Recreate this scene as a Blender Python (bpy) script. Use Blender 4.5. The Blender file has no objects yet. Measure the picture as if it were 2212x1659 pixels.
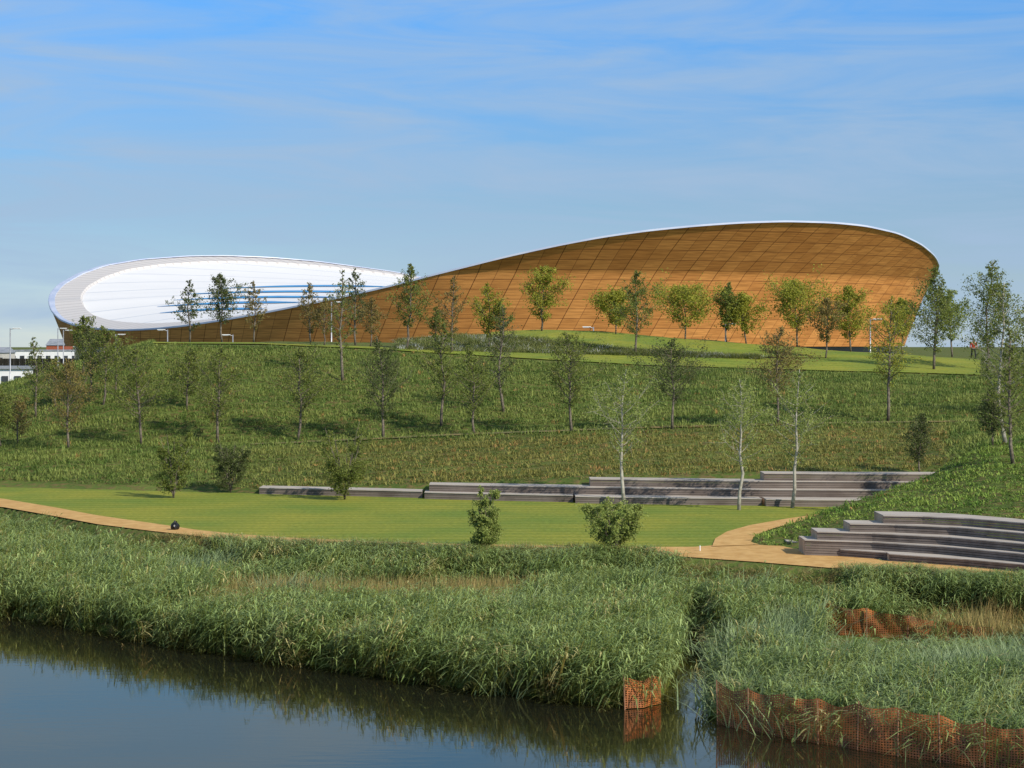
import bpy, math, random
import numpy as np
from mathutils import Vector
random.seed(3); np.random.seed(3)
F=4424.0; YH=745.0; XC=1106.0; H=8.0
scene=bpy.context.scene
COL=scene.collection
def px(x,y,d): return np.array([(x-XC)/F*d, d, H-(y-YH)/F*d])
def onplane(x,y,z):
    d=(H-z)*F/(y-YH); return np.array([(x-XC)/F*d,d,z])
def T(x,pts):
    pts=np.array(pts,float); return np.interp(x,pts[:,0],pts[:,1])

# ---------------------------------------------------------------- helpers
def add(ob,parent=None,**k):
    COL.objects.link(ob)
    if parent is not None: ob.parent=parent
    for a,b in k.items(): ob[a]=b
    return ob
def np_mesh(name,V,F4=None,F3=None,col=None,uv=None,mat=None,smooth=False):
    V=np.asarray(V,np.float32).reshape(-1,3)
    me=bpy.data.meshes.new(name)
    loops=[];starts=[];tot=[];c=0
    if F4 is not None and len(F4):
        F4=np.asarray(F4,np.int32).reshape(-1,4); loops.append(F4.ravel())
        starts.append(np.arange(len(F4))*4); tot.append(np.full(len(F4),4)); c=len(F4)*4
    if F3 is not None and len(F3):
        F3=np.asarray(F3,np.int32).reshape(-1,3); loops.append(F3.ravel())
        starts.append(c+np.arange(len(F3))*3); tot.append(np.full(len(F3),3))
    L=np.concatenate(loops); S=np.concatenate(starts); Tt=np.concatenate(tot)
    me.vertices.add(len(V)); me.vertices.foreach_set("co",V.ravel())
    me.loops.add(len(L)); me.loops.foreach_set("vertex_index",L.astype(np.int32))
    me.polygons.add(len(S)); me.polygons.foreach_set("loop_start",S.astype(np.int32))
    try: me.polygons.foreach_set("loop_total",Tt.astype(np.int32))
    except Exception: pass
    me.update(calc_edges=True)
    if col is not None:
        a=me.color_attributes.new("col",'FLOAT_COLOR','POINT')
        cc=np.ones((len(V),4),np.float32); cc[:,:3]=col; a.data.foreach_set("color",cc.ravel())
    if uv is not None:
        u=me.uv_layers.new(name="UVMap"); u.data.foreach_set("uv",np.asarray(uv,np.float32)[L].ravel())
    me.polygons.foreach_set("use_smooth",np.full(len(S),bool(smooth)))
    if mat: me.materials.append(mat)
    me.validate(); 
    return me
def obj(name,me,parent=None,**k): return add(bpy.data.objects.new(name,me),parent,**k)
def empty(name,loc,**k):
    e=bpy.data.objects.new(name,None); e.location=Vector([float(c) for c in loc]); e.empty_display_size=0.3
    return add(e,None,**k)
class MB:
    def __init__(s): s.V=[];s.Q=[];s.T=[];s.C=[];s.n=0
    def put(s,V,Q=None,T3=None,c=None):
        V=np.asarray(V,float).reshape(-1,3)
        if Q is not None and len(Q): s.Q.append(np.asarray(Q,int).reshape(-1,4)+s.n)
        if T3 is not None and len(T3): s.T.append(np.asarray(T3,int).reshape(-1,3)+s.n)
        s.V.append(V); s.n+=len(V)
        if c is not None:
            c=np.asarray(c,float)
            s.C.append(np.broadcast_to(c,(len(V),3)))
    def mesh(s,name,mat=None,smooth=False):
        return np_mesh(name,np.concatenate(s.V),np.concatenate(s.Q) if s.Q else None,np.concatenate(s.T) if s.T else None,
            col=np.concatenate(s.C) if s.C else None,mat=mat,smooth=smooth)
    def box(s,c,d,rz=0,c3=None):
        c=np.array(c,float);d=np.array(d,float)/2
        v=np.array([[x,y,z] for x in(-1,1) for y in(-1,1) for z in(-1,1)])*d
        ca,sa=math.cos(rz),math.sin(rz); v=np.stack([v[:,0]*ca-v[:,1]*sa,v[:,0]*sa+v[:,1]*ca,v[:,2]],1)+c
        s.put(v,[[0,1,3,2],[4,6,7,5],[0,4,5,1],[2,3,7,6],[0,2,6,4],[1,5,7,3]],c=c3)
    def tube(s,P,R,n=6,c=None,cap=True):
        P=np.asarray(P,float);R=np.asarray(R,float);m=len(P)
        Tn=np.gradient(P,axis=0); Tn/=np.linalg.norm(Tn,axis=1)[:,None]+1e-9
        up=np.where(np.abs(Tn[:,2:3])>0.9,np.array([[1.,0,0]]),np.array([[0,0,1.]]))
        if abs(Tn[:,2]).mean()>0.6: up=np.tile(np.array([[1.,0,0]]),(m,1))
        A=np.cross(Tn,up);A/=np.linalg.norm(A,axis=1)[:,None]+1e-9;B=np.cross(Tn,A)
        a=np.arange(n)/n*2*math.pi
        V=P[:,None,:]+R[:,None,None]*(np.cos(a)[None,:,None]*A[:,None,:]+np.sin(a)[None,:,None]*B[:,None,:])
        q=[]
        for i in range(m-1):
            for j in range(n):
                k=(j+1)%n; q.append([i*n+j,i*n+k,(i+1)*n+k,(i+1)*n+j])
        V=V.reshape(-1,3);t=[]
        if cap:
            V=np.vstack([V,P[0],P[-1]])
            for j in range(n):
                k=(j+1)%n; t.append([m*n,k,j]); t.append([m*n+1,(m-1)*n+j,(m-1)*n+k])
        s.put(V,q,t,c)

# ---------------------------------------------------------------- materials
def newmat(name):
    m=bpy.data.materials.new(name); m.use_nodes=True; nt=m.node_tree
    return m,nt,nt.nodes["Principled BSDF"],nt.nodes["Material Output"]
def N(nt,t,**k):
    n=nt.nodes.new(t)
    for a,b in k.items():
        try: setattr(n,a,b)
        except Exception: pass
    return n
def noise_mat(name,c1,c2,scale=1.0,rough=0.8,bump=0.0,detail=6,coord='Object',spec=0.3,metal=0.0,stretch=None,lo=.35,hi=.65):
    m,nt,p,o=newmat(name)
    tc=N(nt,'ShaderNodeTexCoord'); no=N(nt,'ShaderNodeTexNoise'); no.inputs['Scale'].default_value=scale; no.inputs['Detail'].default_value=detail
    if stretch:
        mp=N(nt,'ShaderNodeMapping'); mp.inputs['Scale'].default_value=stretch
        nt.links.new(tc.outputs[coord],mp.inputs[0]); nt.links.new(mp.outputs[0],no.inputs['Vector'])
    else: nt.links.new(tc.outputs[coord],no.inputs['Vector'])
    r=N(nt,'ShaderNodeValToRGB'); r.color_ramp.elements[0].position=lo; r.color_ramp.elements[1].position=hi
    r.color_ramp.elements[0].color=(*c1,1); r.color_ramp.elements[1].color=(*c2,1)
    nt.links.new(no.outputs['Fac'],r.inputs[0]); nt.links.new(r.outputs[0],p.inputs['Base Color'])
    p.inputs['Roughness'].default_value=rough; p.inputs['Metallic'].default_value=metal
    p.inputs['Specular IOR Level'].default_value=spec
    if bump>0:
        b=N(nt,'ShaderNodeBump'); b.inputs['Strength'].default_value=bump; b.inputs['Distance'].default_value=0.1
        nt.links.new(no.outputs['Fac'],b.inputs['Height']); nt.links.new(b.outputs[0],p.inputs['Normal'])
    return m
def leaf_mat(name,trans=0.3,rough=0.55):
    m,nt,p,o=newmat(name)
    a=N(nt,'ShaderNodeAttribute'); a.attribute_name="col"
    nt.links.new(a.outputs['Color'],p.inputs['Base Color']); p.inputs['Roughness'].default_value=rough
    p.inputs['Specular IOR Level'].default_value=0.22
    t=N(nt,'ShaderNodeBsdfTranslucent'); nt.links.new(a.outputs['Color'],t.inputs['Color'])
    mx=N(nt,'ShaderNodeMixShader'); mx.inputs[0].default_value=trans
    nt.links.new(p.outputs[0],mx.inputs[1]); nt.links.new(t.outputs[0],mx.inputs[2]); nt.links.new(mx.outputs[0],o.inputs[0])
    return m
M_leaf=leaf_mat("foliage_leaves",0.4); M_reed=leaf_mat("reed_leaves",0.32,0.5); M_grass=leaf_mat("grass_blades",0.25,.7)
M_bark=noise_mat("bark",(0.08,0.065,0.05),(0.2,0.17,0.13),8)
M_birch=noise_mat("pale_bark",(0.24,0.22,0.18),(0.43,0.41,0.35),6)
M_path=noise_mat("hoggin_path",(0.48,0.27,0.085),(0.60,0.37,0.135),3,0.95,0.2)
M_metal=noise_mat("galvanised_steel",(0.35,0.36,0.38),(0.5,0.51,0.53),3,0.4,0,metal=0.6)
M_white=noise_mat("white_cladding",(0.7,0.71,0.72),(0.8,0.8,0.8),1,0.5)
M_stake=noise_mat("pale_timber_stake",(0.18,0.09,0.05),(0.30,0.17,0.10),9)

# ---------------------------------------------------------------- terrain
EDGE=[(-900,1240),(-400,1285),(0,1330),(200,1364),(400,1402),(600,1430),(850,1468),(1000,1492),(1150,1510),(1300,1526),(1380,1524),(1430,1512),(1448,1485),(1454,1440),(1458,1372),(1520,1368),(1526,1440),(1528,1550),(1555,1562),(1700,1590),(1900,1622),(2100,1650),(2212,1668),(2600,1725),(3100,1790)]
PBOT=[(-900,1050),(-300,1078),(0,1094),(120,1115),(210,1132),(330,1147),(430,1158),(520,1168),(640,1178),(800,1186),(1000,1192),(1200,1194),(1380,1196),(1500,1204),(1640,1214),(1800,1227),(2212,1252),(2600,1275),(3100,1300)]
TOE=[(-900,1025),(0,1052),(560,1066),(912,1075),(1240,1083),(1640,1089),(1850,1093),(1870,1093.5)]
def dplane(y,z=1.5): return (H-z)*F/(y-YH)
def lines(x):
    dE=8*F/(T(x,EDGE)-YH); dP=dplane(T(x,PBOT))
    L=[(10,-.9),(dE-.1,-.9),(dE+.35,.15),(dP-3.2,.3),(dP-.6,1.5)]
    if x<1625:
        L+=[(dP+.6,1.5),(dP+1.2,1.5),(dP+2,1.5),(dP+3,1.5)]
    else:
        yc=T(x,[(1625,1172),(1640,1162),(1700,1136),(1800,1098),(1900,1065),(2000,1030),(2080,990),(2140,960),(2212,945),(2600,890),(3100,850)])
        dc=T(x,[(1625,67),(1640,67.5),(1700,68.5),(1800,70),(1900,72),(2000,76),(2140,80),(2212,82),(3100,86)])
        L+=[(T(x,[(1625,65.5),(1640,65.5),(1700,65.0),(1800,63.8),(1900,62.7),(2212,60.2),(3100,58)]),1.5)]
        L+=[(T(x,[(1625,66),(1700,66.2),(1900,65.2),(2212,63.5),(3100,62)]),T(x,[(1625,1.5),(1700,1.55),(1765,1.9),(1900,2.5),(2212,2.7),(3100,2.7)]))]
        L+=[(dc,H-(yc-YH)/F*dc)]
        L+=[(T(x,[(1625,70),(1700,71),(1800,76),(1900,77),(2000,79.5),(2140,83),(3100,89)]),T(x,[(1625,1.5),(1850,1.5),(2000,2.0),(2140,3.6),(2212,3.9),(3100,5)]))]
    dt=dplane(T(x,TOE)); zt=1.5
    if x>1870:
        dt=T(x,[(1870,dplane(1093.5)),(2000,82.4),(2140,85),(3100,90.5)]); zt=T(x,[(1870,1.5),(2000,1.7),(2140,3.5),(2212,3.8),(3100,5)])
    L+=[(dt,zt)]
    L+=[(T(x,[(-900,97),(0,95.2),(560,91),(927,88.4),(1275,87.6),(1650,87),(1985,86.6),(2140,90),(3100,94)]),T(x,[(-900,1.8),(0,1.75),(560,1.72),(927,2.0),(1275,2.3),(1650,2.62),(1985,2.62),(2140,3.7),(3100,5)]))]
    y5=T(x,[(-900,985),(0,972),(400,966),(700,956),(1000,941),(1400,926),(1700,918),(2130,911),(3100,900)])
    z5=H-(y5-YH)/F*104
    L+=[(104,z5),(106.3,z5+.03)]
    y6=T(x,[(-900,920),(0,850),(100,815),(230,772),(330,742),(560,744.5),(800,753),(1000,766),(1400,789),(1800,801),(2110,811),(3100,818)])
    y7=T(x,[(-900,900),(0,832),(100,806),(230,762),(330,739),(560,741),(800,740),(900,735),(1000,722),(1170,713),(1300,716),(1500,735),(1700,749),(2000,769),(2212,778),(3100,785)])
    z6=H-(y6-YH)/F*130; z7=H-(y7-YH)/F*150
    L+=[(118,(z5+z6)/2+.22),(130,z6),(150,z7),(156,z7-.2)]
    L+=[(185,T(x,[(0,3.2),(150,3.6),(330,6),(2300,6)])),(400,T(x,[(0,1.2),(100,1.5),(300,5.5),(3100,5.5)])),(1200,T(x,[(0,0.5),(150,0.6),(330,3),(3100,3)])),(9000,0)]
    return L
xc=np.concatenate([np.linspace(-7000,-950,12),np.arange(-880,3101,13.0),np.linspace(3200,9000,12)])
xc=np.unique(np.concatenate([xc,[1446,1450,1454,1458,1462,1512,1516,1520,1523,1526,1530]]))
dr=np.concatenate([np.arange(10,38,1.5),np.arange(38,92,.35),np.arange(92,175,.8),np.geomspace(176,7000,60)])
Z=np.zeros((len(xc),len(dr)))
for i,x in enumerate(xc):
    L=np.array(lines(x)); L[:,0]=np.maximum.accumulate(L[:,0]+np.arange(len(L))*1e-4)
    Z[i]=np.interp(dr,L[:,0],L[:,1])
XX=(xc[:,None]-XC)/F*dr[None,:]; YY=np.broadcast_to(dr[None,:],Z.shape)
hw=np.clip((YY-98)/8,0,1)*np.clip((175-YY)/15,0,1)
Z=Z+hw*(0.10*np.sin(XX*.31+YY*.17)*np.cos(YY*.37-XX*.11)+.05*np.sin(XX*.9+1.3)*np.sin(YY*.8))
def zfun(X,Y):
    X=np.asarray(X,float);Y=np.asarray(Y,float); x=XC+X/Y*F
    i=np.clip(np.searchsorted(xc,x)-1,0,len(xc)-2); j=np.clip(np.searchsorted(dr,Y)-1,0,len(dr)-2)
    u=np.clip((x-xc[i])/(xc[i+1]-xc[i]),0,1); v=np.clip((Y-dr[j])/(dr[j+1]-dr[j]),0,1)
    return (Z[i,j]*(1-u)+Z[i+1,j]*u)*(1-v)+(Z[i,j+1]*(1-u)+Z[i+1,j+1]*u)*v
DS=np.arange(57,166,.1)
def place(x,y,d0=58,dmax=160):
    ds=DS[(DS>=d0)&(DS<=dmax)]; X=(x-XC)/F*ds; z=zfun(X,ds); yp=YH+(H-z)/ds*F
    k=np.where(yp<=y)[0]
    j=k[0] if len(k) else int(np.argmin(np.where(ds>110,yp,9e9))) if dmax>115 else int(np.argmin(yp))
    return np.array([X[j],ds[j],z[j]])
nx,nd=Z.shape
idx=np.arange(nx*nd).reshape(nx,nd)
Q=np.stack([idx[:-1,:-1],idx[1:,:-1],idx[1:,1:],idx[:-1,1:]],-1).reshape(-1,4)
def ground_mat():
    m,nt,p,o=newmat("planted_ground")
    g=N(nt,'ShaderNodeTexCoord')
    n1=N(nt,'ShaderNodeTexNoise'); n1.inputs['Scale'].default_value=.22; n1.inputs['Detail'].default_value=5
    n2=N(nt,'ShaderNodeTexNoise'); n2.inputs['Scale'].default_value=3.0; n2.inputs['Detail'].default_value=8
    for n in(n1,n2): nt.links.new(g.outputs['Object'],n.inputs['Vector'])
    r1=N(nt,'ShaderNodeValToRGB'); e=r1.color_ramp.elements; e[0].position=.38;e[1].position=.62; e[0].color=(.065,.10,.02,1); e[1].color=(.12,.16,.034,1)
    r2=N(nt,'ShaderNodeValToRGB'); e=r2.color_ramp.elements; e[0].position=.47;e[1].position=.64; e[0].color=(0,0,0,1); e[1].color=(1,1,1,1)
    nt.links.new(n1.outputs['Fac'],r1.inputs[0]); nt.links.new(n2.outputs['Fac'],r2.inputs[0])
    mx=N(nt,'ShaderNodeMix',data_type='RGBA'); nt.links.new(r2.outputs[0],mx.inputs[0]); nt.links.new(r1.outputs[0],mx.inputs[6]); mx.inputs[7].default_value=(.15,.115,.045,1)
    nt.links.new(mx.outputs[2],p.inputs['Base Color']); p.inputs['Roughness'].default_value=.95; p.inputs['Specular IOR Level'].default_value=.1
    b=N(nt,'ShaderNodeBump'); b.inputs['Strength'].default_value=.6; b.inputs['Distance'].default_value=.2; nt.links.new(n2.outputs['Fac'],b.inputs['Height']); nt.links.new(b.outputs[0],p.inputs['Normal'])
    return m
obj("ground",np_mesh("ground",np.stack([XX,YY,Z],-1).reshape(-1,3),Q,mat=ground_mat(),smooth=True),kind="structure")

# water
def water_mat():
    m,nt,p,o=newmat("river_water")
    g=N(nt,'ShaderNodeTexCoord'); mp=N(nt,'ShaderNodeMapping'); mp.inputs['Scale'].default_value=(.7,2.2,1); nt.links.new(g.outputs['Object'],mp.inputs[0])
    n=N(nt,'ShaderNodeTexNoise'); n.inputs['Scale'].default_value=1.8; n.inputs['Detail'].default_value=6; nt.links.new(mp.outputs[0],n.inputs['Vector'])
    n2=N(nt,'ShaderNodeTexNoise'); n2.inputs['Scale'].default_value=.18; nt.links.new(g.outputs['Object'],n2.inputs['Vector'])
    mm=N(nt,'ShaderNodeMath',operation='MULTIPLY'); nt.links.new(n.outputs['Fac'],mm.inputs[0]); nt.links.new(n2.outputs['Fac'],mm.inputs[1])
    b=N(nt,'ShaderNodeBump'); b.inputs['Strength'].default_value=.06; b.inputs['Distance'].default_value=.05; nt.links.new(mm.outputs[0],b.inputs['Height'])
    df=N(nt,'ShaderNodeBsdfDiffuse'); df.inputs['Color'].default_value=(.014,.016,.010,1)
    gl=N(nt,'ShaderNodeBsdfGlossy'); gl.inputs['Color'].default_value=(1,.82,.62,1); gl.inputs['Roughness'].default_value=.02
    fr=N(nt,'ShaderNodeFresnel'); fr.inputs['IOR'].default_value=3.6
    nt.links.new(b.outputs[0],gl.inputs['Normal']); nt.links.new(b.outputs[0],fr.inputs['Normal'])
    mx=N(nt,'ShaderNodeMixShader'); nt.links.new(fr.outputs[0],mx.inputs[0]); nt.links.new(df.outputs[0],mx.inputs[1]); nt.links.new(gl.outputs[0],mx.inputs[2]); nt.links.new(mx.outputs[0],o.inputs[0])
    return m
obj("water",np_mesh("water",[[-300,5,0],[300,5,0],[300,75,0],[-300,75,0]],[[0,1,2,3]],mat=water_mat()),kind="structure")

# sheets
def ribbon(name,A,B,n,m,fn,mat,**k):
    A=np.array(A,float);B=np.array(B,float); t=np.linspace(0,len(A)-1,n); ii=np.arange(len(A))
    a=np.stack([np.interp(t,ii,A[:,c]) for c in(0,1)],1); b=np.stack([np.interp(t,ii,B[:,c]) for c in(0,1)],1)
    V=[]
    for i in range(n):
        for j in range(m):
            s=j/(m-1); q=a[i]*(1-s)+b[i]*s; V.append(fn(q[0],q[1]))
    id_=np.arange(n*m).reshape(n,m); Q=np.stack([id_[:-1,:-1],id_[:-1,1:],id_[1:,1:],id_[1:,:-1]],-1).reshape(-1,4)
    return obj(name,np_mesh(name,V,Q,mat=mat,smooth=True),kind="structure",**k)
def lawn_mat():
    m,nt,p,o=newmat("mown_lawn")
    g=N(nt,'ShaderNodeTexCoord')
    w=N(nt,'ShaderNodeTexWave',bands_direction='Y'); w.inputs['Scale'].default_value=.30; w.inputs['Distortion'].default_value=1.6; w.inputs['Detail'].default_value=3; w.inputs['Detail Scale'].default_value=.4
    n=N(nt,'ShaderNodeTexNoise'); n.inputs['Scale'].default_value=6; n.inputs['Detail'].default_value=8
    n3=N(nt,'ShaderNodeTexNoise'); n3.inputs['Scale'].default_value=.25; n3.inputs['Detail'].default_value=4
    for q in(w,n,n3): nt.links.new(g.outputs['Object'],q.inputs['Vector'])
    r=N(nt,'ShaderNodeValToRGB'); e=r.color_ramp.elements; e[0].color=(.205,.255,.034,1); e[1].color=(.265,.30,.052,1); nt.links.new(w.outputs['Fac'],r.inputs[0])
    a=N(nt,'ShaderNodeMix',data_type='RGBA',blend_type='MULTIPLY'); a.inputs[0].default_value=.8
    r2=N(nt,'ShaderNodeValToRGB'); e=r2.color_ramp.elements; e[0].position=.3;e[1].position=.7;e[0].color=(.62,.64,.57,1); e[1].color=(1.15,1.1,1.1,1); nt.links.new(n.outputs['Fac'],r2.inputs[0])
    nt.links.new(r.outputs[0],a.inputs[6]); nt.links.new(r2.outputs[0],a.inputs[7])
    a2=N(nt,'ShaderNodeMix',data_type='RGBA',blend_type='MULTIPLY'); a2.inputs[0].default_value=1
    r3=N(nt,'ShaderNodeValToRGB'); e=r3.color_ramp.elements; e[0].position=.35;e[1].position=.65;e[0].color=(.70,.82,.78,1); e[1].color=(1.14,1.0,.9,1); nt.links.new(n3.outputs['Fac'],r3.inputs[0])
    nt.links.new(a.outputs[2],a2.inputs[6]); nt.links.new(r3.outputs[0],a2.inputs[7])
    nt.links.new(a2.outputs[2],p.inputs['Base Color']); p.inputs['Roughness'].default_value=.9; p.inputs['Specular IOR Level'].default_value=.15
    b=N(nt,'ShaderNodeBump'); b.inputs['Strength'].default_value=.4; b.inputs['Distance'].default_value=.05; nt.links.new(n.outputs['Fac'],b.inputs['Height']); nt.links.new(b.outputs[0],p.inputs['Normal'])
    return m
M_lawn=lawn_mat()
f15=lambda z:(lambda x,y:onplane(x,y,z))
ptop=[(-300,1056),(0,1076),(120,1096),(210,1113),(330,1130),(430,1145),(520,1154),(640,1162),(800,1169),(1000,1175),(1200,1179),(1380,1181),(1500,1181),(1540,1178)]
xs=[-300,0,120,210,330,430,520,640,800,1000,1200,1380,1500,1538]
top=[(x,T(x,TOE)) for x in xs]+[(1546,T(1546,TOE)),(1570,T(1570,TOE)),(1620,T(1620,TOE)),(1700,T(1700,TOE)),(1790,T(1790,TOE)),(1868,1093)]
bot=ptop[:-1]+[(1538,1178),(1546,1163),(1570,1148),(1620,1134),(1700,1120),(1790,1106),(1868,1097)]
ribbon("lawn",top,bot,160,10,f15(1.515),M_lawn)
pb=[(x,T(x,PBOT)) for x in xs]+[(1640,1214),(1700,1219),(1800,1227),(1920,1236),(2212,1252),(2600,1275)]
pt=ptop[:-1]+[(1538,1178),(1640,1173),(1700,1180),(1800,1193),(1920,1212),(2212,1230),(2600,1250)]
ribbon("path",pt,pb,160,4,f15(1.53),M_path)
ribbon("path",[(1538,1180),(1545,1163),(1570,1148),(1620,1134),(1700,1120),(1790,1107),(1868,1099)],[(1640,1176),(1622,1170),(1632,1156),(1670,1141),(1730,1125),(1805,1111),(1880,1101)],60,4,f15(1.545),M_path)
def fh(x,y):
    p=place(x,y,d0=108); return p+np.array([0,0,.07])
ribbon("hill_lawn",[(330,741),(560,741.5),(800,751),(900,757),(1000,761),(1200,766),(1400,771),(1600,777),(1800,776),(2000,772),(2118,779)],
       [(330,744),(560,745),(800,755.5),(900,762),(1000,768),(1200,780),(1400,791),(1600,797),(1800,803),(2000,808),(2118,812)],150,12,fh,M_lawn)
ribbon("hill_lawn",[(1060,718),(1170,714),(1300,717.5),(1400,727),(1500,736.5),(1700,750.5),(1850,760),(2000,771)],
       [(1060,726),(1170,734),(1300,751),(1400,761),(1500,768),(1700,774),(1850,776),(2000,773)],120,10,fh,M_lawn)
def ft(x,y):
    return place(x,y,d0=95,dmax=112)+np.array([0,0,.06])
ribbon("hillside_path",[(540,960),(700,953),(1000,938.5),(1400,923.5),(1700,916),(2130,909)],[(540,963),(700,956.5),(1000,942),(1400,927),(1700,919.5),(2130,912)],140,3,ft,noise_mat("dusty_path",(.09,.10,.035),(.28,.20,.08),1.2,.95))

# ---------------------------------------------------------------- velodrome
near=[(105,648),(107,660),(112,672),(130,690),(160,702),(200,709),(260,713),(330,710),(400,703),(480,691),(560,677),(640,661),(720,645),(800,627),(860,613),(920,597),(1000,577),(1100,552),(1200,530),(1300,511),(1400,497),(1500,487),(1600,480),(1700,477),(1800,480),(1870,487),(1940,503),(1990,527),(2015,548),(2024,560),(2028,572)]
far=[(105,648),(108,635),(125,615),(165,592),(220,573),(300,560),(400,553),(480,552),(580,556),(680,564),(780,577),(860,588),(920,601),(1100,640),(1300,680),(1500,700),(1700,700),(1850,690),(1950,660),(2000,625),(2022,594),(2028,572)]
nT=480; th=np.arange(nT)/nT*2*math.pi; A_,B_,ph,Dc=70.,54.,math.radians(45),290.
s_,cx_=1.,0.
def plan(th,r=1.0):
    X=cx_+s_*r*(A_*np.cos(th)*math.cos(ph)+B_*np.sin(th)*math.sin(ph)); Y=Dc+s_*r*(-A_*np.cos(th)*math.sin(ph)+B_*np.sin(th)*math.cos(ph)); return X,Y
for _ in range(30):
    X,Y=plan(th); p_=XC+X/Y*F; s_*=(2028-105)/(p_.max()-p_.min()); X,Y=plan(th); p_=XC+X/Y*F; cx_+=((2028+105)/2-(p_.max()+p_.min())/2)/F*Dc
X,Y=plan(th); p_=XC+X/Y*F
iL,iR=int(p_.argmin()),int(p_.argmax())
nearmask=np.zeros(nT,bool); k=iL
while k!=iR: nearmask[k]=True; k=(k+1)%nT
if Y[nearmask].mean()>Y[~nearmask].mean(): nearmask=~nearmask
yp=np.where(nearmask,T(p_,near),T(p_,far))
zr=H-(yp-YH)/F*Y
ker=np.array([1,2,3,4,3,2,1.]);ker/=ker.sum(); zr=sum(w*np.roll(zr,q-3) for q,w in enumerate(ker))
dX=np.gradient(np.concatenate([X[-2:],X,X[:2]]))[2:-2]; dY=np.gradient(np.concatenate([Y[-2:],Y,Y[:2]]))[2:-2]
ln=np.hypot(dX,dY); NX,NY=dY/ln,-dX/ln
if ((X-cx_)*NX+(Y-Dc)*NY).mean()<0: NX,NY=-NX,-NY
arc=np.cumsum(ln)
ZB=7.8
def gout(h): 
    h=np.asarray(h,float); t=np.clip(h-8.4,0,None); return .34*h+.46*t+0.008*h*h
def wrapQ(n,m):
    i=np.arange(n)[:,None];j=np.arange(m-1)[None,:]; i2=(i+1)%n
    return np.stack([i*m+j,i2*m+j,i2*m+j+1,i*m+j+1],-1).reshape(-1,4)
velo=empty("velodrome",(cx_,Dc,6),label="timber-clad velodrome with white saddle-shaped roof on the hilltop",category="arena")
def vch(name,me,**k):
    o=obj(name,me,velo,**k); o.matrix_parent_inverse.identity(); o.location=(-cx_,-Dc,-6); return o
mv=40; V=[];UV=[]
for i in range(nT+1):
    q=i%nT; a=arc[q]+(arc[-1] if i==nT else 0)
    for j in range(mv):
        t=j/(mv-1); z=zr[q]-(zr[q]-ZB)*t; off=gout(zr[q]-ZB)-gout(z-ZB)
        V.append([X[q]-NX[q]*off,Y[q]-NY[q]*off,z]); UV.append([a, z])
V=np.array(V);UV=np.array(UV)
nm=np.where(nearmask)[0]; sgn=1 if np.corrcoef(np.arange(len(nm)),p_[np.sort(nm)])[0,1]>0 else -1
UV[:,0]=sgn*UV[:,0]-0.60*UV[:,1]+1000
id_=np.arange((nT+1)*mv).reshape(nT+1,mv); Qf=np.stack([id_[:-1,:-1],id_[1:,:-1],id_[1:,1:],id_[:-1,1:]],-1).reshape(-1,4)
def cedar():
    m,nt,p,o=newmat("cedar_cladding")
    uv=N(nt,'ShaderNodeUVMap')
    b=N(nt,'ShaderNodeTexBrick'); b.offset=0; b.squash=1
    b.inputs['Scale'].default_value=1; b.inputs['Brick Width'].default_value=2.1; b.inputs['Row Height'].default_value=1.1; b.inputs['Mortar Size'].default_value=.036; b.inputs['Mortar Smooth'].default_value=.3; b.inputs['Bias'].default_value=0
    b.inputs['Color1'].default_value=(.64,.295,.088,1); b.inputs['Color2'].default_value=(.51,.22,.062,1); b.inputs['Mortar'].default_value=(.24,.095,.033,1)
    nt.links.new(uv.outputs[0],b.inputs['Vector'])
    b2=N(nt,'ShaderNodeTexBrick'); b2.offset=0; b2.squash=1
    b2.inputs['Scale'].default_value=1; b2.inputs['Brick Width'].default_value=4.2; b2.inputs['Row Height'].default_value=500; b2.inputs['Mortar Size'].default_value=.055; b2.inputs['Mortar Smooth'].default_value=.2
    b2.inputs['Color1'].default_value=(1,1,1,1); b2.inputs['Color2'].default_value=(1,1,1,1); b2.inputs['Mortar'].default_value=(.44,.40,.38,1)
    nt.links.new(uv.outputs[0],b2.inputs['Vector'])
    mp=N(nt,'ShaderNodeMapping'); mp.inputs['Scale'].default_value=(.35,8,1); nt.links.new(uv.outputs[0],mp.inputs[0])
    n=N(nt,'ShaderNodeTexNoise'); n.inputs['Scale'].default_value=1; n.inputs['Detail'].default_value=5; nt.links.new(mp.outputs[0],n.inputs['Vector'])
    r=N(nt,'ShaderNodeValToRGB'); e=r.color_ramp.elements; e[0].position=.36;e[1].position=.64;e[0].color=(.74,.71,.69,1);e[1].color=(1.12,1.12,1.12,1); nt.links.new(n.outputs['Fac'],r.inputs[0])
    a=N(nt,'ShaderNodeMix',data_type='RGBA',blend_type='MULTIPLY'); a.inputs[0].default_value=1; nt.links.new(b.outputs['Color'],a.inputs[6]); nt.links.new(r.outputs[0],a.inputs[7])
    a2=N(nt,'ShaderNodeMix',data_type='RGBA',blend_type='MULTIPLY'); a2.inputs[0].default_value=1; nt.links.new(a.outputs[2],a2.inputs[6]); nt.links.new(b2.outputs['Color'],a2.inputs[7])
    nt.links.new(a2.outputs[2],p.inputs['Base Color']); p.inputs['Roughness'].default_value=.6; p.inputs['Specular IOR Level'].default_value=.25
    return m
vch("timber_facade",np_mesh("facade",V,Qf,uv=UV,mat=cedar(),smooth=True),label="curved cedar-clad outward-leaning facade")
offb=gout(zr-ZB)+1.2
cb=np.stack([X-NX*offb,Y-NY*offb],1); V=np.zeros((nT,2,3)); V[:,0,:2]=cb;V[:,1,:2]=cb;V[:,0,2]=5.2;V[:,1,2]=ZB+.02
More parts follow.
